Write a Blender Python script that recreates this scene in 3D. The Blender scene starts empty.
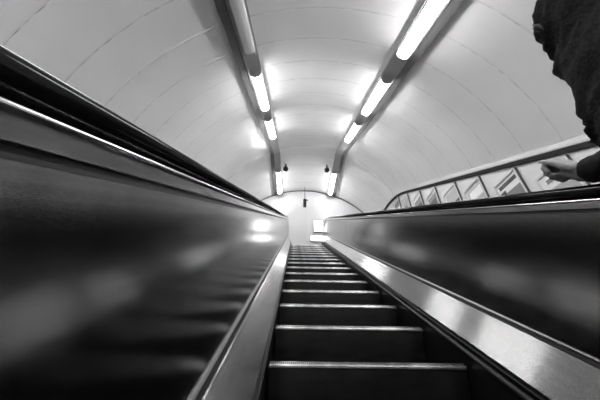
import bpy, bmesh, math, random
from mathutils import Vector, Matrix, Euler
random.seed(7)
C = bpy.context.scene.collection
SC = bpy.context.scene
PI = math.pi
A30 = math.radians(30); CO = math.cos(A30); SI = math.sin(A30)

# ------------------------------------------------------------------ the place
# The escalator climbs 30 degrees along +Y.  x: across, l: length along the nosing line,
# n: height square to it.  At the top everything bends through a short arc to the level.
BEND = 8.68; RC = 2.4
LA = BEND - RC * math.tan(A30 / 2)          # arc starts
LB = LA + RC * A30                          # arc ends, level from here
def P(x, l, n):
    if l <= LA:
        return Vector((x, l * CO - n * SI, l * SI + n * CO))
    cy = LA * CO + RC * SI; cz = LA * SI - RC * CO      # centre of the arc
    if l <= LB:
        a = A30 - (l - LA) / RC
        return Vector((x, cy - (RC + n) * math.sin(a), cz + (RC + n) * math.cos(a)))
    return Vector((x, cy + (l - LB), cz + RC + n))
def incline(x, s, n):
    return Vector((x, s * CO - n * SI, s * SI + n * CO))
def PT(x, l, n):
    """the tunnel lining and what is fixed to it: a mitred bend; l beyond 9.7 counts along the level"""
    if l <= 9.7: return incline(x, min(l, BEND + .268 * n), n)
    y = max(6.55 + l - 9.7, BEND * CO - .268 * n)
    q = incline(0, BEND, 0)
    return Vector((x, y, q.z + n))
LEVEL_Z = P(0, LB + 1, 0).z
END_Y = 9.32
def l_at_y(y):
    lo, hi = -10, 20
    for _ in range(50):
        m = (lo + hi) / 2
        if P(0, m, 0).y < y: lo = m
        else: hi = m
    return lo
L_END = l_at_y(END_Y)
L_START = -5.2
LT_END = END_Y - 6.55 + 9.7
def tsamples(l0, l1):
    return [l0] + [v for v in (8.4, 9.0, 9.3, 9.45, 9.55, 9.65, 9.69, 9.71, 9.75, 9.85, 9.95, 10.1, 10.4) if l0 < v < l1] + [l1]
def samples(l0, l1, step=None, arc=12):
    s = [l0]
    if step:
        k = l0 + step
        while k < min(l1, LA) - 1e-4: s.append(k); k += step
    if l1 > LA:
        if l0 < LA: s.append(LA)
        for i in range(1, arc + 1):
            v = LA + (LB - LA) * i / arc
            if l0 < v < l1: s.append(v)
    s.append(l1)
    return s

# ------------------------------------------------------------------ helpers
def link(name, me, mat=None, parent=None, loc=None):
    o = bpy.data.objects.new(name, me); C.objects.link(o)
    if mat and not me.materials: me.materials.append(mat)
    if parent is not None: o.parent = parent
    if loc is not None: o.location = loc
    return o
def thing(name, label, cat, loc, group=None, rot=(0, 0, 0)):
    o = bpy.data.objects.new(name, None); C.objects.link(o)
    o.location = loc; o.rotation_euler = rot; o.empty_display_size = .1
    return tag(o, label, cat, group)
def tag(o, label, cat, group=None):
    o['label'] = label; o['category'] = cat
    if group: o['group'] = group
    return o
def struct(o):
    o['kind'] = 'structure'; return o

def smooth(me, on=True):
    for p in me.polygons: p.use_smooth = on
    return me

def sweep(name, prof, ls, origin=Vector(), closed=True, caps=True, sm=False, flip=False, path=P):
    """prof: list of (x, n); swept along the path at the lengths ls. u runs round the profile, v along it."""
    bm = bmesh.new(); uvl = bm.loops.layers.uv.new('UVMap')
    rows = []
    for l in ls:
        rows.append([bm.verts.new(path(x, l, n) - origin) for x, n in prof])
    m = len(prof); d = [0]
    for i in range(m):
        a = prof[i]; b = prof[(i + 1) % m]; d.append(d[-1] + math.hypot(b[0] - a[0], b[1] - a[1]))
    for j in range(len(ls) - 1):
        for i in range(m if closed else m - 1):
            q = [rows[j][i], rows[j][(i + 1) % m], rows[j + 1][(i + 1) % m], rows[j + 1][i]]
            uv = [(d[i], ls[j]), (d[i + 1], ls[j]), (d[i + 1], ls[j + 1]), (d[i], ls[j + 1])]
            if flip: q.reverse(); uv.reverse()
            f = bm.faces.new(q); f.smooth = sm
            for lp, u in zip(f.loops, uv): lp[uvl].uv = u
    if closed and caps:
        bm.faces.new(rows[0]); bm.faces.new(list(reversed(rows[-1])))
    if closed: bmesh.ops.recalc_face_normals(bm, faces=bm.faces)
    me = bpy.data.meshes.new(name); bm.to_mesh(me); bm.free()
    return me

def box_bm(bm, c, h, rot=None):
    vs = []
    for dx in (-1, 1):
        for dy in (-1, 1):
            for dz in (-1, 1):
                v = Vector((dx * h[0], dy * h[1], dz * h[2]))
                if rot: v = rot @ v
                vs.append(bm.verts.new(Vector(c) + v))
    fs = [(0, 1, 3, 2), (4, 6, 7, 5), (0, 4, 5, 1), (2, 3, 7, 6), (0, 2, 6, 4), (1, 5, 7, 3)]
    return [bm.faces.new([vs[i] for i in f]) for f in fs]
def bm_mesh(name, bm, sm=False):
    bmesh.ops.recalc_face_normals(bm, faces=bm.faces)
    me = bpy.data.meshes.new(name); bm.to_mesh(me); bm.free()
    if sm: smooth(me)
    return me
def box_mesh(name, c, h, bevel=0, rot=None):
    bm = bmesh.new(); box_bm(bm, c, h, rot)
    if bevel: bmesh.ops.bevel(bm, geom=list(bm.edges), offset=bevel, segments=2, affect='EDGES', profile=.5)
    return bm_mesh(name, bm)
def tube_bm(bm, pts, r, seg=10):
    rings = []
    for i, p in enumerate(pts):
        p = Vector(p)
        t = (Vector(pts[min(i + 1, len(pts) - 1)]) - Vector(pts[max(i - 1, 0)])).normalized()
        u = t.cross(Vector((0, 0, 1)) if abs(t.z) < .9 else Vector((1, 0, 0))).normalized(); v = t.cross(u)
        rr = r[i] if isinstance(r, (list, tuple)) else r
        rings.append([bm.verts.new(p + rr * (math.cos(2 * PI * k / seg) * u + math.sin(2 * PI * k / seg) * v)) for k in range(seg)])
    for a, b in zip(rings, rings[1:]):
        for k in range(seg): bm.faces.new([a[k], a[(k + 1) % seg], b[(k + 1) % seg], b[k]])
    bm.faces.new(rings[0]); bm.faces.new(rings[-1])

# ------------------------------------------------------------------ materials
def mat(name, col, rough=.5, metal=0., aniso=0., spec=.5, coat=0., bump=None, vary=None, emit=None, brush=0.):
    m = bpy.data.materials.new(name); m.use_nodes = True
    nt = m.node_tree; N = nt.nodes; Lk = nt.links; b = N['Principled BSDF']
    b.inputs['Base Color'].default_value = (col, col, col, 1)
    b.inputs['Roughness'].default_value = rough; b.inputs['Metallic'].default_value = metal
    b.inputs['Specular IOR Level'].default_value = spec
    b.inputs['Coat Weight'].default_value = coat; b.inputs['Coat Roughness'].default_value = .08
    tc = N.new('ShaderNodeTexCoord')
    if aniso:
        b.inputs['Anisotropic'].default_value = aniso
        t = N.new('ShaderNodeTangent'); t.direction_type = 'UV_MAP'; t.uv_map = 'UVMap'
        Lk.new(t.outputs[0], b.inputs['Tangent'])
    if vary:                                    # (scale xyz, low factor, high factor, coordinate)
        mp = N.new('ShaderNodeMapping'); mp.inputs['Scale'].default_value = vary[0]
        nz = N.new('ShaderNodeTexNoise'); nz.inputs['Scale'].default_value = 1; nz.inputs['Detail'].default_value = 5
        rp = N.new('ShaderNodeValToRGB')
        rp.color_ramp.elements[0].position = .3; rp.color_ramp.elements[1].position = .7
        lo, hi = col * vary[1], col * vary[2]
        rp.color_ramp.elements[0].color = (lo, lo, lo, 1); rp.color_ramp.elements[1].color = (hi, hi, hi, 1)
        Lk.new(tc.outputs[vary[3]], mp.inputs[0]); Lk.new(mp.outputs[0], nz.inputs[0])
        Lk.new(nz.outputs['Fac'], rp.inputs[0]); Lk.new(rp.outputs[0], b.inputs['Base Color'])
    if bump:                                    # (scale xyz, strength, distance, coordinate)
        mp = N.new('ShaderNodeMapping'); mp.inputs['Scale'].default_value = bump[0]
        nz = N.new('ShaderNodeTexNoise'); nz.inputs['Scale'].default_value = 1; nz.inputs['Detail'].default_value = 3
        bp = N.new('ShaderNodeBump'); bp.inputs['Strength'].default_value = bump[1]; bp.inputs['Distance'].default_value = bump[2]
        Lk.new(tc.outputs[bump[3]], mp.inputs[0]); Lk.new(mp.outputs[0], nz.inputs[0])
        Lk.new(nz.outputs['Fac'], bp.inputs['Height']); Lk.new(bp.outputs[0], b.inputs['Normal'])
    if brush:                                   # fine brush lines along the length tilt the surface across it
        uv = N.new('ShaderNodeUVMap'); uv.uv_map = 'UVMap'
        mp = N.new('ShaderNodeMapping'); mp.inputs['Scale'].default_value = (14000, 400, 1)
        wn = N.new('ShaderNodeTexWhiteNoise'); wn.noise_dimensions = '2D'
        fl_ = N.new('ShaderNodeVectorMath'); fl_.operation = 'FLOOR'
        mr = N.new('ShaderNodeMapRange'); mr.inputs['To Min'].default_value = -brush; mr.inputs['To Max'].default_value = brush
        sc = N.new('ShaderNodeVectorMath'); sc.operation = 'SCALE'
        g = N.new('ShaderNodeNewGeometry'); ad = N.new('ShaderNodeVectorMath'); ad.operation = 'ADD'
        nm = N.new('ShaderNodeVectorMath'); nm.operation = 'NORMALIZE'
        Lk.new(uv.outputs[0], mp.inputs[0]); Lk.new(mp.outputs[0], fl_.inputs[0]); Lk.new(fl_.outputs[0], wn.inputs['Vector'])
        Lk.new(wn.outputs['Value'], mr.inputs['Value']); Lk.new(t.outputs[0], sc.inputs[0]); Lk.new(mr.outputs[0], sc.inputs['Scale'])
        Lk.new(g.outputs['Normal'], ad.inputs[0]); Lk.new(sc.outputs[0], ad.inputs[1]); Lk.new(ad.outputs[0], nm.inputs[0])
        Lk.new(nm.outputs[0], b.inputs['Normal'])
    if emit:
        b.inputs['Emission Color'].default_value = (1, 1, 1, 1); b.inputs['Emission Strength'].default_value = emit
    return m
M = {}
M['enamel'] = mat('cream_enamel', .80, .22, spec=.35, bump=((1.6, 1.3, 1.3), .5, .03, 'Object'), vary=((.8, .8, .8), .93, 1.03, 'Object'))
M['joint'] = mat('joint_filler', .55, .6, vary=((9, 9, 9), .5, 1.7, 'Object'))
M['bulkhead'] = mat('bulkhead_enamel', .72, .2, bump=((1.1, 1.1, 1.1), .2, .02, 'Object'))
M['floor'] = mat('dark_concrete', .08, .8)
M['steel'] = mat('brushed_steel', .5, .15, 1., .9, brush=.36, vary=((90, .35, 1), .9, 1.07, 'UV'))
M['panel'] = mat('brushed_bronze', .22, .14, 1., .3, brush=.045, vary=((60, .4, 1), .85, 1.12, 'UV'))
M['capping'] = mat('capping_metal', .62, .28, 1., .6, vary=((90, .4, 1), .9, 1.1, 'UV'))
M['bright'] = mat('polished_steel', .75, .18, 1.)
M['black'] = mat('black_rubber', .006, .14, spec=.28)
M['groove'] = mat('black_groove', .012, .5)
M['skirt'] = mat('black_skirt', .008, .4, spec=.25)
M['bead'] = mat('dull_metal_bead', .3, .35, 1.)
M['tread'] = mat('dark_step_metal', .01, .5, spec=.25)
M['riser'] = mat('scuffed_black_riser', .007, .5, spec=.2, vary=((9, 9, 30), .5, 2.0, 'Object'))
M['nosing'] = mat('worn_step_edge', .5, .36, .9, vary=((6, 3, 3), .4, 1.7, 'Object'))
M['trunk'] = mat('grey_trunking', .10, .45)
M['trunklight'] = mat('pale_trunking', .28, .4)
M['diff_on'] = mat('lit_diffuser', .8, .4, emit=13.)
M['diff_off'] = mat('unlit_diffuser', .72, .12, spec=.6)
M['box_on'] = mat('lit_box_cover', .8, .4, emit=1.8)
M['cap'] = mat('lamp_end_cap', .3, .4)
M['dome'] = mat('black_dome', .01, .3)
M['whiteboard'] = mat('white_wall_panel', .7, .35)
M['frame_dark'] = mat('dark_moulding', .03, .7, spec=.1)
M['ledge'] = mat('pale_moulding', .6, .35)
M['pframe'] = mat('dark_poster_frame', .06, .4)
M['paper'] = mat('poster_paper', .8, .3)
M['ink'] = mat('poster_ink', .05, .3)
M['grey_ink'] = mat('poster_grey_ink', .2, .3)
M['light_ink'] = mat('poster_pale_ink', .42, .3)
M['coat'] = mat('black_wool', .010, .85, spec=.15, bump=((420, 420, 420), .7, .004, 'Object'), vary=((200, 200, 200), .3, 2.2, 'Object'))
M['skin'] = mat('skin', .27, .5, spec=.35, bump=((180, 180, 180), .15, .002, 'Object'))
M['trouser'] = mat('dark_trouser_cloth', .03, .8)
M['shoe'] = mat('black_shoe_leather', .02, .35)
M['hair'] = mat('dark_hair', .015, .5, bump=((60, 60, 300), .6, .004, 'Object'))
M['eye'] = mat('eye_white', .7, .2)
M['iris'] = mat('dark_iris', .03, .2)

# ------------------------------------------------------------------ tunnel lining
TC, TR = .03, 3.42
SEAM0, SEAM = 4.35, .57
def ring(a, r): return (r * math.sin(a), TC + r * math.cos(a))
ls = [(L_START, 0, 0)]
k = math.ceil((L_START - SEAM0) / SEAM)
seams = []
while SEAM0 + k * SEAM < 9.5:
    seams.append(SEAM0 + k * SEAM); k += 1
seams += [9.7 + .45 + .57 * i for i in range(4)]
def tunnel():
    NA = 72; a0, a1 = -math.radians(104), math.radians(104)
    rows = []
    stations = [(L_START, 0)]
    for s in seams:
        stations += [(s - .03, 0), (s - .004, 0), (s - .003, .005), (s + .003, .005), (s + .004, 0), (s + .03, 0)]
        stations.append((s + SEAM * .5, 0))
    stations += [(v, 0) for v in (8.9, 9.1, 9.3, 9.45, 9.55, 9.6, 9.65, 9.7, 9.705, 9.72, 9.75, 9.8, 9.9, 10.0, 10.3)]
    stations = sorted(q for q in stations if q[0] < LT_END) + [(LT_END, 0)]
    bm = bmesh.new(); prev = None
    for l, g in stations:
        row = []
        for i in range(NA + 1):
            x, n = ring(a0 + (a1 - a0) * i / NA, TR + g)
            p = PT(x, l, n)
            row.append(bm.verts.new(p))
        if prev:
            for i in range(NA):
                f = bm.faces.new([prev[0][i], prev[0][i + 1], row[i + 1], row[i]])
                f.smooth = not (g or prev[1]); f.material_index = 1 if (g or prev[1]) else 0
        prev = (row, g)
    bmesh.ops.remove_doubles(bm, verts=bm.verts, dist=.0005)
    me = bpy.data.meshes.new('ceiling'); bm.to_mesh(me); bm.free()
    me.materials.append(M['enamel']); me.materials.append(M['joint'])
    return struct(link('ceiling', me))
tunnel()
# end bulkhead, level with the landing, and an unseen cap added behind the camera to shut out world light
def disc(name, pts, m, thick):
    bm = bmesh.new(); a = [bm.verts.new(p) for p in pts]; b = [bm.verts.new(Vector(p) + thick) for p in pts]
    bm.faces.new(a); bm.faces.new(list(reversed(b)))
    for i in range(len(a)): bm.faces.new([a[i], a[(i + 1) % len(a)], b[(i + 1) % len(a)], b[i]])
    return struct(link(name, bm_mesh(name, bm), m))
pts = []
for i in range(73):
    a = -math.radians(112) + math.radians(224) * i / 72
    x, n = ring(a, TR + .05); pts.append((x, END_Y, LEVEL_Z + n))
disc('wall_front', pts, M['bulkhead'], Vector((0, .2, 0)))
pts = []
for i in range(73):
    a = -math.radians(112) + math.radians(224) * i / 72
    x, n = ring(a, TR + .05); pts.append(incline(x, L_START, n))
disc('added_back_cap', pts, M['enamel'], incline(0, -.2, 0))
fl = sweep('floor', [(-3.45, -.75), (3.45, -.75), (3.45, -.95), (-3.45, -.95)], samples(L_START, L_END))
struct(link('floor', fl, M['floor']))
# slim moulding where the lining meets the bulkhead
bm = bmesh.new(); tp = []
for i in range(61):
    a = -math.radians(95) + math.radians(190) * i / 60
    x, n = ring(a, TR - .015); tp.append((x, END_Y - .02, LEVEL_Z + n))
tube_bm(bm, tp, .022, 6)
struct(link('trim_1', bm_mesh('trim_1', bm, True), M['trunk']))
# upright joints of the bulkhead sheets
for i, x in enumerate((-1.62, .06, 1.74)):
    top = TC + math.sqrt(TR ** 2 - x ** 2)
    struct(link('trim_%d' % (i + 2), box_mesh('trim', (x, END_Y - .003, LEVEL_Z + top / 2), (.007, .004, top / 2 - .02)), M['ledge']))

# ------------------------------------------------------------------ right wall: poster band
WX = 2.97
NT = 1.66
ls = samples(L_START, L_END - .01)
struct(link('wall_right', sweep('wall_right', [(WX, NT), (WX, -.74), (WX + .1, -.74), (WX + .06, NT)], ls), M['whiteboard']))
struct(link('trim_5', sweep('trim_5', [(WX - .045, NT - .035), (WX - .045, NT + .03), (WX + .03, NT + .03), (WX + .03, NT - .035)], ls), M['frame_dark']))
struct(link('trim_6', sweep('trim_6', [(WX - .05, NT + .032), (WX - .055, NT + .05), (WX - .03, NT + .125), (WX + .02, NT + .125), (WX + .02, NT + .032)], ls), M['ledge']))
struct(link('wall_left', sweep('wall_left', [(-WX, 1.0), (-WX, -.74), (-WX - .1, -.74), (-WX - .06, 1.0)], ls), M['whiteboard']))

# posters: upright frames, stepping up with the wall
POS = [8.60, 3.19, 3.97, 4.77, 5.51, 6.31, 7.10, 7.89]
PLAB = ['tiniest framed wall poster, in the rounded far end of the band',
        'framed wall poster right behind the reaching hand',
        'framed wall poster with dark bars and a dark figure, just left of the reaching hand',
        'framed wall poster with lamp glare painted on as a large white block, second left of the hand',
        'framed wall poster with pale picture over a small dark corner, third left of the hand',
        'framed wall poster with dark patch in a grey picture, fourth left of the hand',
        'small framed wall poster with grey and black picture, third from the rounded far end',
        'tiny framed wall poster with pale picture, second from the rounded far end']
PW, PH = .50, .74
def poster(i, s):
    top = incline(0, s, NT - .06)
    base = Vector((WX - .002, top.y, top.z - PH))
    t = thing('wall_poster', PLAB[i], 'poster', base, 'posters along the right tunnel wall')
    bm = bmesh.new(); w = .012; d = .018
    link('frame_edge', box_mesh('frame_edge', (-d, -.005, PH / 2), (d, .005, PH / 2)), M['pframe'], t)['label'] = 'dark near edge of the poster frame'
    for c, h in (((-d, w, PH / 2), (d, w, PH / 2)), ((-d, PW - w, PH / 2), (d, w, PH / 2)),
                 ((-d, PW / 2, w), (d, PW / 2 - 2 * w, w)), ((-d, PW / 2, PH - w), (d, PW / 2 - 2 * w, w))):
        box_bm(bm, c, h)
    link('poster_frame', bm_mesh('poster_frame', bm), M['ledge'], t)
    link('poster_sheet', box_mesh('poster_sheet', (-.006, PW / 2, PH / 2), (.006, PW / 2 - 2 * w, PH / 2 - 2 * w)), M['paper'], t)
    def block(y0, y1, z0, z1, m, lv=0):
        return (y0, y1, z0, z1, m, lv)
    sets = [
        [(.06, .44, .45, .66, 'grey_ink', 0), (.06, .44, .1, .3, 'light_ink', 0)],
        [(.06, .44, .12, .50, 'light_ink', 0), (.08, .40, .58, .64, 'grey_ink', 0)],
        [(.06, .44, .60, .67, 'ink', 0), (.05, .34, .30, .50, 'grey_ink', 0), (.34, .45, .28, .56, 'ink', 0)],
        [(.05, .45, .28, .70, 'light_ink', 0), (.06, .40, .44, .62, 'paper', 1), (.30, .44, .30, .42, 'grey_ink', 1)],  # the white paper block paints in lamp glare, the rest is print
        [(.05, .45, .34, .68, 'light_ink', 0), (.05, .26, .22, .40, 'ink', 1)],
        [(.05, .45, .24, .66, 'grey_ink', 0), (.12, .38, .34, .52, 'ink', 1)],
        [(.05, .45, .24, .62, 'grey_ink', 0), (.05, .32, .30, .46, 'ink', 1)],
        [(.05, .45, .24, .66, 'light_ink', 0), (.2, .45, .30, .50, 'grey_ink', 1)]]
    groups = {}
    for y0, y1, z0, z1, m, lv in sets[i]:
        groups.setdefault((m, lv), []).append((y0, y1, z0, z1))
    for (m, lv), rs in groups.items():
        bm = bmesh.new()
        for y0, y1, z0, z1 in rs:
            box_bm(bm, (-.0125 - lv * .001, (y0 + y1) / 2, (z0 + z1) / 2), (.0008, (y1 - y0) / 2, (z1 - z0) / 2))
        link('print_or_glare', bm_mesh('print_or_glare', bm), M[m], t)
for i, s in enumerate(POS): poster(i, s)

# ------------------------------------------------------------------ balustrades and handrails
PAN0, PANP = 2.95, 2.4
L_NEWEL = l_at_y(8.75)
def balustrade(sg, label):
    o = P(sg * .62, 0, -.7)
    t = thing('escalator_balustrade', label, 'balustrade', o)
    def sw(name, prof, m, l0=L_START + .01, l1=L_NEWEL, sm=False):
        return link(name, sweep(name, [(sg * x, n) for x, n in prof], samples(l0, l1), o, sm=sm), M[m], t)
    sw('skirt', [(.512, -.45), (.509, .10), (.513, .124), (.53, .124), (.53, -.45)], 'skirt')
    sw('skirt_brush', [(.5085, .055), (.498, .064), (.498, .074), (.5085, .083)], 'groove')
    sw('skirt_bead', [(.5085, .098), (.503, .102), (.503, .108), (.5085, .112)], 'skirt')
    sw('deck', [(.507, .126), (.507, .131), (.600, .262), (.604, .266), (.640, .266), (.640, .20), (.53, .126)], 'steel')
    sw('deck_groove', [(.606, .267), (.612, .279), (.640, .279), (.640, .267)], 'groove')
    sw('panel_bead', [(.614, .2805), (.613, .286), (.618, .291), (.645, .291), (.645, .2805)], 'bead')
    e = [L_START + .01]; k = PAN0
    while k < L_NEWEL - .3:
        if k > L_START: e.append(k)
        k += PANP
    e.append(L_NEWEL)
    for a, b in zip(e, e[1:]):
        sw('side_panel', [(.623, .292), (.629, .768), (.645, .768), (.645, .292)], 'panel', a + .003, b - .003)
    sw('panel_groove', [(.632, .769), (.633, .783), (.66, .783), (.66, .769)], 'groove')
    sw('capping', [(.626, .784), (.620, .8045), (.69, .8045), (.69, .784)], 'capping')
    bead = [(.6165 + .0055 * math.cos(a), .8095 + .0052 * math.sin(a)) for a in [math.radians(d) for d in range(80, 281, 20)]]
    sw('handrail_guide', bead + [(.685, .8045), (.685, .8147)], 'bright', sm=True)
    sw('outer_panel', [(.70, -.7), (.70, .77), (.72, .77), (.72, -.7)], 'panel')
    sw('outer_capping', [(.646, .70), (.646, .768), (.699, .768), (.699, .70)], 'capping')
    # rounded newel end under the returning handrail
    return t
BL = balustrade(-1, 'brushed metal escalator balustrade close on the left with pale sloping deck')
BR = balustrade(1, 'brushed metal escalator balustrade on the right with striped bright sloping deck')
def handrail(sg, label):
    cx, cn, hw, hh = .656, .8425, .044, .0245
    prof = []
    for i in range(28):
        a = 2 * PI * i / 28; c, s = math.cos(a), math.sin(a)
        e = .92
        prof.append((sg * (cx + hw * math.copysign(abs(c) ** e, c)), cn + hh * math.copysign(abs(s) ** e, s)))
    o = P(sg * cx, 0, cn - hh)
    me = sweep('escalator_handrail', prof, samples(L_START + .01, L_NEWEL + .1), o, sm=True)
    return tag(link('escalator_handrail', me, M['black'], loc=o), label, 'handrail')
handrail(-1, 'thick black glossy escalator handrail sweeping up along the left')
handrail(1, 'black escalator handrail along the right, below the hand and posters')

# landing behind the moving steps, level with the comb
struct(link('trim_7', box_mesh('trim_7', (0, (8.62 + END_Y) / 2, LEVEL_Z - .06), (.5, (END_Y - 8.62) / 2, .05)), M['floor']))

# ------------------------------------------------------------------ steps
GO = .4665 * CO; PITCH = .4665; NOSE0 = 1.373
RIDGE = .010
def ridged(width, depth):
    """cross-section zigzag across the step: (x, offset)"""
    pts = []; n = int(width / RIDGE); x = -n * RIDGE / 2
    for i in range(n):
        pts += [(x, 0), (x + .0045, 0), (x + .0055, -depth), (x + .0090, -depth)]; x += RIDGE
    pts.append((x, 0)); return pts
SW = .988
def step_parts():
    # tread: ridges run along +Y from the nosing
    z = ridged(SW, .009); bm = bmesh.new()
    rows = []
    for y in (.012, GO - .004): rows.append([bm.verts.new((x, y, d)) for x, d in z])
    bot = [[bm.verts.new((x, y, -.03)) for x in (z[0][0], z[-1][0])] for y in (.012, GO - .004)]
    for i in range(len(z) - 1): bm.faces.new([rows[0][i], rows[0][i + 1], rows[1][i + 1], rows[1][i]])
    for j in (0, 1): bm.faces.new(rows[j] + [bot[j][1], bot[j][0]])
    bm.faces.new([bot[0][0], bot[0][1], bot[1][1], bot[1][0]])
    bm.faces.new([rows[0][0], bot[0][0], bot[1][0], rows[1][0]]); bm.faces.new([rows[0][-1], bot[0][1], bot[1][1], rows[1][-1]])
    tread = bm_mesh('tread', bm)
    # riser: ridged and curved, bulging back under the step above
    bm = bmesh.new(); zr = ridged(SW, .006); rows = []; back = []
    for i in range(9):
        u = i / 8; zz = -.017 - .215 * u
        yy = .006 + .035 * u ** 1.6
        rows.append([bm.verts.new((x, yy - d, zz)) for x, d in zr])
        back.append([bm.verts.new((x, yy + .02, zz)) for x in (zr[0][0], zr[-1][0])])
    for a, b in zip(rows, rows[1:]):
        for i in range(len(zr) - 1): bm.faces.new([a[i], a[i + 1], b[i + 1], b[i]])
    for (a, b), (p, q) in zip(zip(back, back[1:]), zip(rows, rows[1:])):
        bm.faces.new([a[0], a[1], b[1], b[0]]); bm.faces.new([p[0], a[0], b[0], q[0]]); bm.faces.new([p[-1], a[1], b[1], q[-1]])
    riser = bm_mesh('riser', bm)
    # nosing: a rounded worn metal lip with comb teeth along its top
    bm = bmesh.new()
    prof = [(.016, -.023), (.002, -.0225), (-.003, -.019), (-.005, -.012), (-.004, -.006), (.0, -.004), (.016, -.004)]
    rr = [[bm.verts.new((x, y, zz)) for y, zz in prof] for x in (-SW / 2, SW / 2)]
    for i in range(len(prof)): bm.faces.new([rr[0][i], rr[0][(i + 1) % len(prof)], rr[1][(i + 1) % len(prof)], rr[1][i]])
    bm.faces.new(rr[0]); bm.faces.new(rr[1])
    n = int(SW / RIDGE); x = -n * RIDGE / 2
    for i in range(n):
        box_bm(bm, (x + .0025, .006, .0005), (.0023, .010, .0055)); x += RIDGE
    nosing = bm_mesh('nosing', bm)
    frames = []
    for sx in (-1, 1):
        frame = bmesh.new()
        vs = [(sx * .45, .06, -.035), (sx * .45, GO - .02, -.035), (sx * .45, .08, -.20)]
        a = [frame.verts.new(v) for v in vs]; b = [frame.verts.new((v[0] - sx * .02, v[1], v[2])) for v in vs]
        frame.faces.new(a); frame.faces.new(b)
        for i in range(3): frame.faces.new([a[i], a[(i + 1) % 3], b[(i + 1) % 3], b[i]])
        frames.append(bm_mesh('step_frame', frame))
    return tread, riser, nosing, frames
tread, riser, nosing, sframe = step_parts()
ORD = ['nearest', 'second', 'third', 'fourth', 'fifth', 'sixth', 'seventh', 'eighth', 'ninth', 'tenth', 'eleventh', 'twelfth',
       'thirteenth', 'fourteenth', 'fifteenth', 'sixteenth', 'seventeenth', 'eighteenth']
y0 = NOSE0 * CO
NSTEP = 18
K0 = -4
proto = None
for k in range(K0, NSTEP):
    y = y0 + GO * k
    p = P(0, l_at_y(y), 0) + Vector((0, .012, .022))
    if y > 8.55: break
    if k < 0:
        lab = {-1: 'dark ridged escalator step below the bottom edge of the view',
               -2: 'dark ridged escalator step under the front of the person',
               -3: 'dark ridged escalator step that the person in the black coat stands on',
               -4: 'lowest dark ridged escalator step, behind the person'}[k]
    elif k == 0: lab = 'nearest and widest black ridged escalator step at the bottom of the view'
    else: lab = 'black escalator step with worn pale edge, %s up from the bottom of the view' % ORD[k]
    if proto is None:
        t = thing('escalator_step', lab, 'step', p, 'moving steps of the escalator')
        link('tread', tread, M['tread'], t); link('riser', riser, M['riser'], t)
        link('nosing', nosing, M['nosing'], t)['label'] = 'worn pale metal step edge with comb teeth'
        for fm in sframe: link('step_frame', fm, M['tread'], t)
        proto = t
    else:
        t = proto.copy(); C.objects.link(t); t.location = p; t['label'] = lab
        for ch in list(proto.children):
            c = ch.copy(); C.objects.link(c); c.parent = t

# ------------------------------------------------------------------ lamps
LXS = {-1: 1.125, 1: 1.155}
def lamp_line(sg):
    x = LXS[sg]; return x, TC + math.sqrt(TR ** 2 - x ** 2), math.asin(x / TR)
def across(sg, u, v):                  # u across the lining, v down from it
    LX, LH, TILT = lamp_line(sg); c, q = math.cos(TILT), math.sin(TILT)
    return (sg * (LX + u * c - v * q), LH - u * q - v * c)
def trunk(sg, num):
    # a shallow tray that follows the tunnel, fixed to the lining, and a cable tray beside it
    LX, LH, TILT = lamp_line(sg); o = PT(sg * LX, 0, LH)
    for k, (q, m) in enumerate((([(-.11, .0), (-.11, .10), (.12, .10), (.12, .0)], 'trunklight'), ([(.123, .0), (.123, .075), (.24, .075), (.24, .0)], 'trunk'))):
        me = sweep('trim_%d' % (num + k), [across(sg, u, v) for u, v in q], tsamples(L_START + .02, LT_END - .04), o, path=PT)
        struct(link('trim_%d' % (num + k), me, M[m], loc=o))
trunk(-1, 8); trunk(1, 10)
def lamp(sg, l0, l1, lit, label):
    def pt(u, v): return across(sg, u, v)
    lm = (l0 + l1) / 2; LX, LH, TILT = lamp_line(sg); o = PT(sg * LX, lm, LH - .10)
    t = thing('fluorescent_lamp', label, 'lamp', o, 'fluorescent lamps along the tunnel ceiling')
    def sw(name, prof, a, b, m): link(name, sweep(name, prof, [a, b], o, path=PT), M[m], t)
    sw('lamp_housing', [pt(-.085, .101), pt(-.085, .125), pt(.085, .125), pt(.085, .101)], l0, l1, 'trunklight')
    prof = [pt(-.07, .126), pt(-.082, .135)]
    for i in range(13):
        a = PI * i / 12
        prof.append(pt(-.082 * math.cos(a), .140 + .05 * math.sin(a)))
    prof += [pt(.082, .135), pt(.07, .126)]
    sw('diffuser', prof, l0 + .035, l1 - .035, 'diff_on' if lit else 'diff_off')
    for a, b in ((l0, l0 + .034), (l1 - .034, l1)):
        sw('end_cap', [pt(q[0], q[1]) for q in ((-.086, .126), (-.086, .15), (-.05, .193), (.05, .193), (.086, .15), (.086, .126))], a, b, 'cap')
    return t
STARTS = {-1: [-3.90, -1.82, .24, 2.26, 4.22, 6.22], 1: [-3.90, -1.82, .20, 2.24, 4.30, 6.32]}
for sg, side in ((-1, 'left'), (1, 'right')):
    for s in STARTS[sg]:
        lit = not (sg < 0 and s == 2.26)
        if s < 0: lab = 'lit ceiling lamp far behind the view, %s row' % side if s < -2 else 'lit ceiling lamp behind the view, %s row' % side
        elif s < 1: lab = 'lit ceiling lamp just above the top edge of the view, %s row' % side
        elif not lit: lab = 'unlit tube lamp at the top of the left row, only reflecting light'
        elif s < 3: lab = 'largest glowing tube lamp, top of the right row on the tunnel ceiling'
        elif s < 5: lab = 'glowing tube lamp second from the top of the %s ceiling row' % side
        else: lab = 'shorter looking glowing tube lamp third from the top of the %s ceiling row' % side
        lamp(sg, s, s + 1.42, lit, lab)
# level lamps at the very end
LL0 = 9.7 + END_Y - 1.46 - .22 - 6.55
for sg, side in ((-1, 'left'), (1, 'right')):
    lamp(sg, LL0, LL0 + 1.46, True, 'glowing tube lamp at the far end of the %s row beside a black dome' % side)
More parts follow.
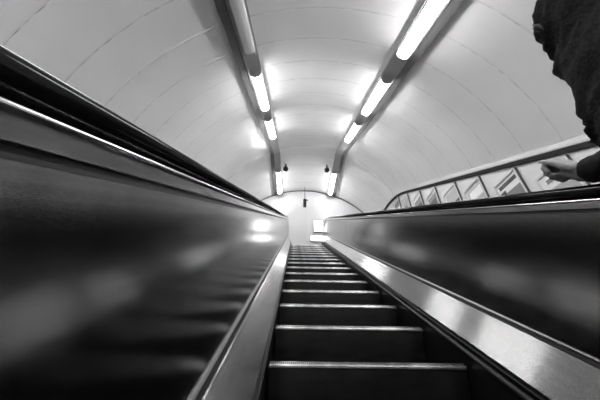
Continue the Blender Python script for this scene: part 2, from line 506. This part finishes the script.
# black domes beside them
def dome(sg, label):
    p = PT(sg * .80, LL0 - .16, TC + math.sqrt(TR ** 2 - .64))
    t = thing('camera_dome', label, 'camera', p)
    bm = bmesh.new(); bmesh.ops.create_uvsphere(bm, u_segments=20, v_segments=12, radius=.105, matrix=Matrix.Translation((0, 0, -.24)))
    link('dome', bm_mesh('dome', bm, True), M['dome'], t)
    bm = bmesh.new(); tube_bm(bm, [(0, 0, .02), (0, 0, -.15)], .035, 12)
    link('bracket', bm_mesh('bracket', bm, True), M['trunk'], t)
dome(-1, 'black round dome hanging by the far left lamp')
dome(1, 'black round dome hanging by the far right lamp')
# small dark box on a thin rod before the bulkhead
top = TC + TR
t = thing('hanging_speaker', 'small dark box hanging on a thin rod before the end wall', 'speaker', (.0, END_Y - .30, LEVEL_Z + top))
bm = bmesh.new(); tube_bm(bm, [(0, 0, .01), (0, 0, -.70)], .012, 8); link('rod', bm_mesh('rod', bm, True), M['trunk'], t)
link('speaker_box', box_mesh('speaker_box', (0, 0, -.87), (.065, .08, .17), .015), M['dome'], t)
bm = bmesh.new(); box_bm(bm, (.09, 0, -.72), (.05, .02, .02)); link('arm', bm_mesh('arm', bm), M['trunk'], t)

# ------------------------------------------------------------------ camera
F, VX, VY, ROLL = 267., -4.5, -21., .02
S_ = Vector((VX, VY, -F)).normalized()
X_ = Vector((math.cos(ROLL), -math.sin(ROLL), 0)); X_ = (X_ - X_.dot(S_) * S_).normalized()
N_ = X_.cross(S_)
T = Matrix(((1, 0, 0), (0, CO, -SI), (0, SI, CO)))          # (x,s,n) -> world
Mc = Matrix((X_, S_, N_))                                   # rows: axes in camera space = inverse of [X S N]
R = T @ Mc
cam = bpy.data.cameras.new('camera'); co = bpy.data.objects.new('camera', cam); C.objects.link(co)
cam.sensor_width = 36; cam.lens = 36 * F / 600; cam.clip_start = .01
co.matrix_world = Matrix.Translation(incline(-.378, 0, .72)) @ R.to_4x4()
SC.camera = co
def lightbox(x, z, w, h, label):
    t = thing('wall_light', label, 'lamp', (x, END_Y, z))
    link('light_housing', box_mesh('light_housing', (0, -.03, 0), (w, .03, h), .008), M['trunk'], t)
    link('light_cover', box_mesh('light_cover', (0, -.063, 0), (w - .02, .012, h - .03), .006), M['box_on'], t)
lightbox(.571, 5.963, .20, .28, 'glowing light box low on the right of the end wall')
lightbox(.473, 5.40, .24, .14, 'glowing light box right above the top of the steps on the end wall')

# ------------------------------------------------------------------ the person in the black coat
from mathutils import noise
def blobs(chains, ell=(), voxel=.006, smooth_n=6, extra=None):
    """one continuous surface grown round chains of (point, radius) and ellipsoids (centre, radii, rotation)"""
    bm = bmesh.new()
    def ball(c, r):
        sc_ = r if isinstance(r, (tuple, list)) else (r, r, r)
        bmesh.ops.create_icosphere(bm, subdivisions=3 if max(sc_) > .03 else 2, radius=1,
                                   matrix=Matrix.Translation(c) @ Matrix.Diagonal((*sc_, 1)))
    for ch in chains:
        for (a, ra), (b, rb) in zip(ch, ch[1:]):
            a, b = Vector(a), Vector(b); L = (b - a).length
            n = max(2, int(L / (.28 * min(ra, rb))))
            for i in range(n + 1):
                t = i / n; ball(a.lerp(b, t), ra + (rb - ra) * t)
    for c, r in ell: ball(Vector(c), r)
    if extra: extra(bm)
    me = bpy.data.meshes.new('grown'); bm.to_mesh(me); bm.free()
    o = bpy.data.objects.new('grown', me); C.objects.link(o)
    m = o.modifiers.new('r', 'REMESH'); m.mode = 'VOXEL'; m.voxel_size = voxel; m.use_smooth_shade = True
    m = o.modifiers.new('s', 'SMOOTH'); m.factor = .5; m.iterations = smooth_n
    dg = bpy.context.evaluated_depsgraph_get(); dg.update()
    res = bpy.data.meshes.new_from_object(o.evaluated_get(dg))
    bpy.data.objects.remove(o); return smooth(res)
V = Vector
FZ = -.2245
PX, PY = .315, -.17
SHL, SHR = V((.150, -.175, 1.205)), V((.495, -.16, 1.205))
ELL, HNL = V((.122, -.140, .93)), V((.150, -.090, .69))
ELR, WRR = V((.618, .055, 1.140)), V((.630, .322, 1.238))
TIPR = V((.604, .424, 1.350))
# right hand frame: a along the hand, c towards the thumb side, u up from the palm
ha = (TIPR - WRR).normalized()
hc = V((-.8, -.6, 0)); hc = (hc - hc.dot(ha) * ha).normalized(); hu = hc.cross(ha)
if hu.z < 0: hu = -hu
def H(a, u, c): return WRR + ha * a + hu * u + hc * c
def right_hand():
    ch = []
    kn = [(.083, .016, .030, .0125), (.088, .018, .010, .0125), (.084, .014, -.011, .012), (.075, .008, -.030, .011)]
    for a, u, c, r in kn:
        ch.append([(H(-.03, 0, c * .45), .021), (H(.02, .004, c * .7), .0185), (H(.055, .010, c * .95), .0165), (H(a, u, c), r + .002)])
    # forefinger half extended, the other three curled under the palm
    ch.append([(H(.083, .016, .030), .0135), (H(.113, .006, .034), .0115), (H(.116, -.018, .032), .0108), (H(.096, -.030, .028), .0100)])
    ch.append([(H(.088, .018, .010), .0135), (H(.116, -.002, .010), .0118), (H(.112, -.030, .010), .0112), (H(.086, -.038, .012), .0105), (H(.070, -.026, .012), .010)])
    ch.append([(H(.084, .014, -.011), .013), (H(.110, -.006, -.012), .0115), (H(.102, -.034, -.010), .0108), (H(.078, -.038, -.006), .010), (H(.064, -.024, -.004), .0095)])
    ch.append([(H(.075, .008, -.030), .0115), (H(.097, -.012, -.031), .010), (H(.088, -.032, -.029), .0096), (H(.068, -.034, -.025), .009), (H(.056, -.022, -.020), .0085)])
    # heel of the hand
    ch.append([(H(-.03, -.006, 0), .026), (H(.02, -.014, .004), .024), (H(.055, -.012, .004), .021)])
    ch.append([(H(-.03, -.006, 0), .026), (H(.02, -.012, -.016), .022), (H(.055, -.008, -.016), .019)])
    # thumb leaves the side of the palm and lies forward along the forefinger
    ch.append([(H(.012, -.006, .020), .018), (H(.045, -.008, .040), .0145), (H(.083, -.002, .047), .011), (H(.112, .002, .043), .0095), (H(.130, .004, .038), .0082), (H(.143, .004, .034), .0068)])
    return ch
def left_hand():
    w = HNL; ch = []
    for k in range(4):
        y = .03 - .02 * k; ln = (.066, .075, .070, .055)[k]
        kx = w + V((.004, y, -.085 + .004 * abs(k - 1)))
        ch.append([(w + V((0, y * .5, .02)), .02), (w + V((.002, y * .8, -.04)), .0165), (kx, .0125), (kx + V((.010, .004, -ln * .5)), .0098), (kx + V((.028, .008, -ln * .9)), .0085)])
    ch.append([(w + V((.0, .015, -.01)), .018), (w + V((.012, .045, -.045)), .013), (w + V((.022, .052, -.080)), .0105), (w + V((.028, .050, -.105)), .0085)])
    return ch
HD = V((PX + .025, PY + .015, 1.487))
def face(bm):
    def ell(c, r): bmesh.ops.create_icosphere(bm, subdivisions=3, radius=1, matrix=Matrix.Translation(HD + V(c)) @ Matrix.Diagonal((*r, 1)))
    ell((0, 0, .02), (.076, .095, .100)); ell((0, .025, -.045), (.058, .066, .075)); ell((0, .062, -.095), (.026, .022, .022))
    ell((0, .092, .028), (.05, .012, .012)); ell((0, .099, -.018), (.013, .018, .022)); ell((0, .096, .005), (.009, .012, .03))
    ell((0, .083, -.058), (.024, .010, .006)); ell((0, .082, -.068), (.021, .010, .006))
    for sx in (-1, 1):
        ell((sx * .077, -.01, -.005), (.010, .020, .032)); ell((sx * .045, .062, -.015), (.022, .022, .022))
hips = V((PX, PY, .72))
body_chains = right_hand() + left_hand() + [
    [(SHL, .045), (ELL, .036), (HNL, .026)], [(SHR, .045), (ELR, .036), (WRR, .027)],
    [(V((PX, PY + .01, 1.20)), .055), (HD + V((0, -.02, -.05)), .054)],
    [(V((PX - .12, PY, 1.19)), .06), (V((PX + .12, PY, 1.19)), .06)]]
ANK = [V((PX - .11, PY - .10, FZ + .07)), V((PX + .11, PY - .08, FZ + .07))]
for sx, an in zip((-1, 1), ANK):
    kn = V((PX + sx * .10, PY + .02, .27))
    body_chains.append([(V((PX + sx * .085, PY, .68)), .085), (kn, .055), (an, .038), (an + V((0, 0, -.03)), .036)])
    body_chains.append([(an + V((0, -.03, -.035)), .032), (an + V((0, .14, -.045)), .024)])
body_ell = [((PX, PY - .012, 1.08), (.15, .09, .16)), ((PX, PY - .03, .90), (.135, .085, .15)), ((PX, PY, .74), (.155, .10, .11))]
pb = blobs(body_chains, body_ell, .0045, 5, face)
person = tag(link('person', pb, M['skin']), 'person in a bulky black coat on the right, one hand reaching over the handrail', 'person')
def coat_mesh():
    ch = [[(SHL + V((.02, 0, .01)), .072), (SHL, .068), (SHL.lerp(ELL, .5), .068), (ELL, .066), (ELL.lerp(HNL, .5), .058), (ELL.lerp(HNL, .92), .050)],
          [(SHR + V((-.02, 0, .01)), .072), (SHR, .075), (SHR.lerp(ELR, .5), .072), (ELR, .066), (ELR.lerp(WRR, .5), .056), (ELR.lerp(WRR, .84), .048), (ELR.lerp(WRR, .90), .047)],
          [(V((PX, PY, 1.22)), .075), (V((PX, PY + .012, 1.30)), .068)],
          [(SHL, .07), (V((PX, PY, 1.23)), .075), (SHR, .07)]]
    el = [((PX, PY - .012, 1.10), (.185, .115, .17)), ((PX, PY - .028, .93), (.178, .116, .18)), ((PX, PY - .012, .76), (.19, .13, .16)), ((PX, PY - .005, .63), (.215, .160, .12))]
    me = blobs(ch, el, .0075, 4)
    me.update()
    # folds: deep soft creases running down and forward, and a coarse woolly nap
    nr = [v.normal.copy() for v in me.vertices]
    for v, n in zip(me.vertices, nr):
        p = v.co; q = p.z + .55 * p.y - .25 * p.x
        w = noise.noise(p * 5) * 1.6
        f = math.sin(q * 52 + w * 3.2)
        d = .010 * (1 - abs(f)) ** 1.5 * (.5 + .8 * (noise.noise(p * 7 + V((3, 1, 5))) + .5))
        d += .007 * (1 - abs(math.sin(q * 120 + w * 4))) ** 1.3 * (.4 + max(0, noise.noise(p * 9 + V((7, 2, 1)))))
        d += .008 * noise.noise(p * 13 + V((1, 4, 2))) + .0065 * noise.noise(p * 26) + .0022 * noise.noise(p * 95)
        if p.x > .48 and p.y > -.08: d *= .35          # the stretched sleeve lies smoother
        v.co = p + n * d
    return me
jk = link('coat', coat_mesh(), M['coat'], person); jk['label'] = 'bulky creased black wool coat'
tab = []
bm = bmesh.new()
tube_bm(bm, [(.0675, -.138, 1.187), (.071, -.139, 1.186), (.077, -.140, 1.178), (.086, -.141, 1.166), (.096, -.141, 1.152)], [.004, .006, .0065, .006, .004], 10)
link('coat_toggle', bm_mesh('coat_toggle', bm, True), M['groove'], person)
ch = []
for sx, an in zip((-1, 1), ANK):
    kn = V((PX + sx * .10, PY + .02, .27))
    ch.append([(V((PX + sx * .085, PY, .68)), .105), (V((PX + sx * .095, PY + .01, .45)), .085), (kn, .070), (an + V((0, 0, .10)), .060), (an + V((0, 0, -.01)), .060)])
link('trousers', blobs(ch, [((PX, PY, .72), (.175, .12, .11))], .009, 4), M['trouser'], person)
for an in ANK:
    g = V((an.x, an.y, FZ))
    link('shoe', blobs([[(g + V((0, -.05, .045)), .043), (g + V((0, .04, .045)), .045), (g + V((0, .12, .037)), .037), (g + V((0, .165, .028)), .026)],
                        [(g + V((0, -.04, .06)), .045), (g + V((0, -.035, .09)), .048)]], (), .006, 5), M['shoe'], person)
def hair_extra(bm):
    bmesh.ops.create_icosphere(bm, subdivisions=4, radius=1, matrix=Matrix.Translation(HD + V((0, -.014, .034))) @ Matrix.Diagonal((.086, .098, .100, 1)))
    bmesh.ops.create_icosphere(bm, subdivisions=3, radius=1, matrix=Matrix.Translation(HD + V((0, -.05, -.02))) @ Matrix.Diagonal((.072, .055, .075, 1)))
link('hair', blobs([], (), .007, 4, hair_extra), M['hair'], person)
for sx in (-1, 1):
    bm = bmesh.new(); bmesh.ops.create_uvsphere(bm, u_segments=16, v_segments=10, radius=.012, matrix=Matrix.Translation(HD + V((sx * .031, .086, .008))))
    e = link('eye', bm_mesh('eye', bm, True), M['eye'], person)
    bm = bmesh.new(); bmesh.ops.create_uvsphere(bm, u_segments=12, v_segments=8, radius=.006, matrix=Matrix.Translation(HD + V((sx * .031, .0935, .008))))
    link('iris', bm_mesh('iris', bm, True), M['iris'], e)


# ------------------------------------------------------------------ light and view
w = bpy.data.worlds.new('world'); SC.world = w; w.use_nodes = True
w.node_tree.nodes['Background'].inputs[0].default_value = (0, 0, 0, 1)
SC.view_settings.view_transform = 'Standard'; SC.view_settings.look = 'None'
SC.view_settings.gamma = 1; SC.view_settings.use_curve_mapping = False
SC.view_settings.exposure = 1.36
SC.cycles.use_denoising = True; SC.cycles.denoising_input_passes = 'RGB_ALBEDO'
SC.cycles.max_bounces = 10; SC.cycles.diffuse_bounces = 6; SC.cycles.glossy_bounces = 6
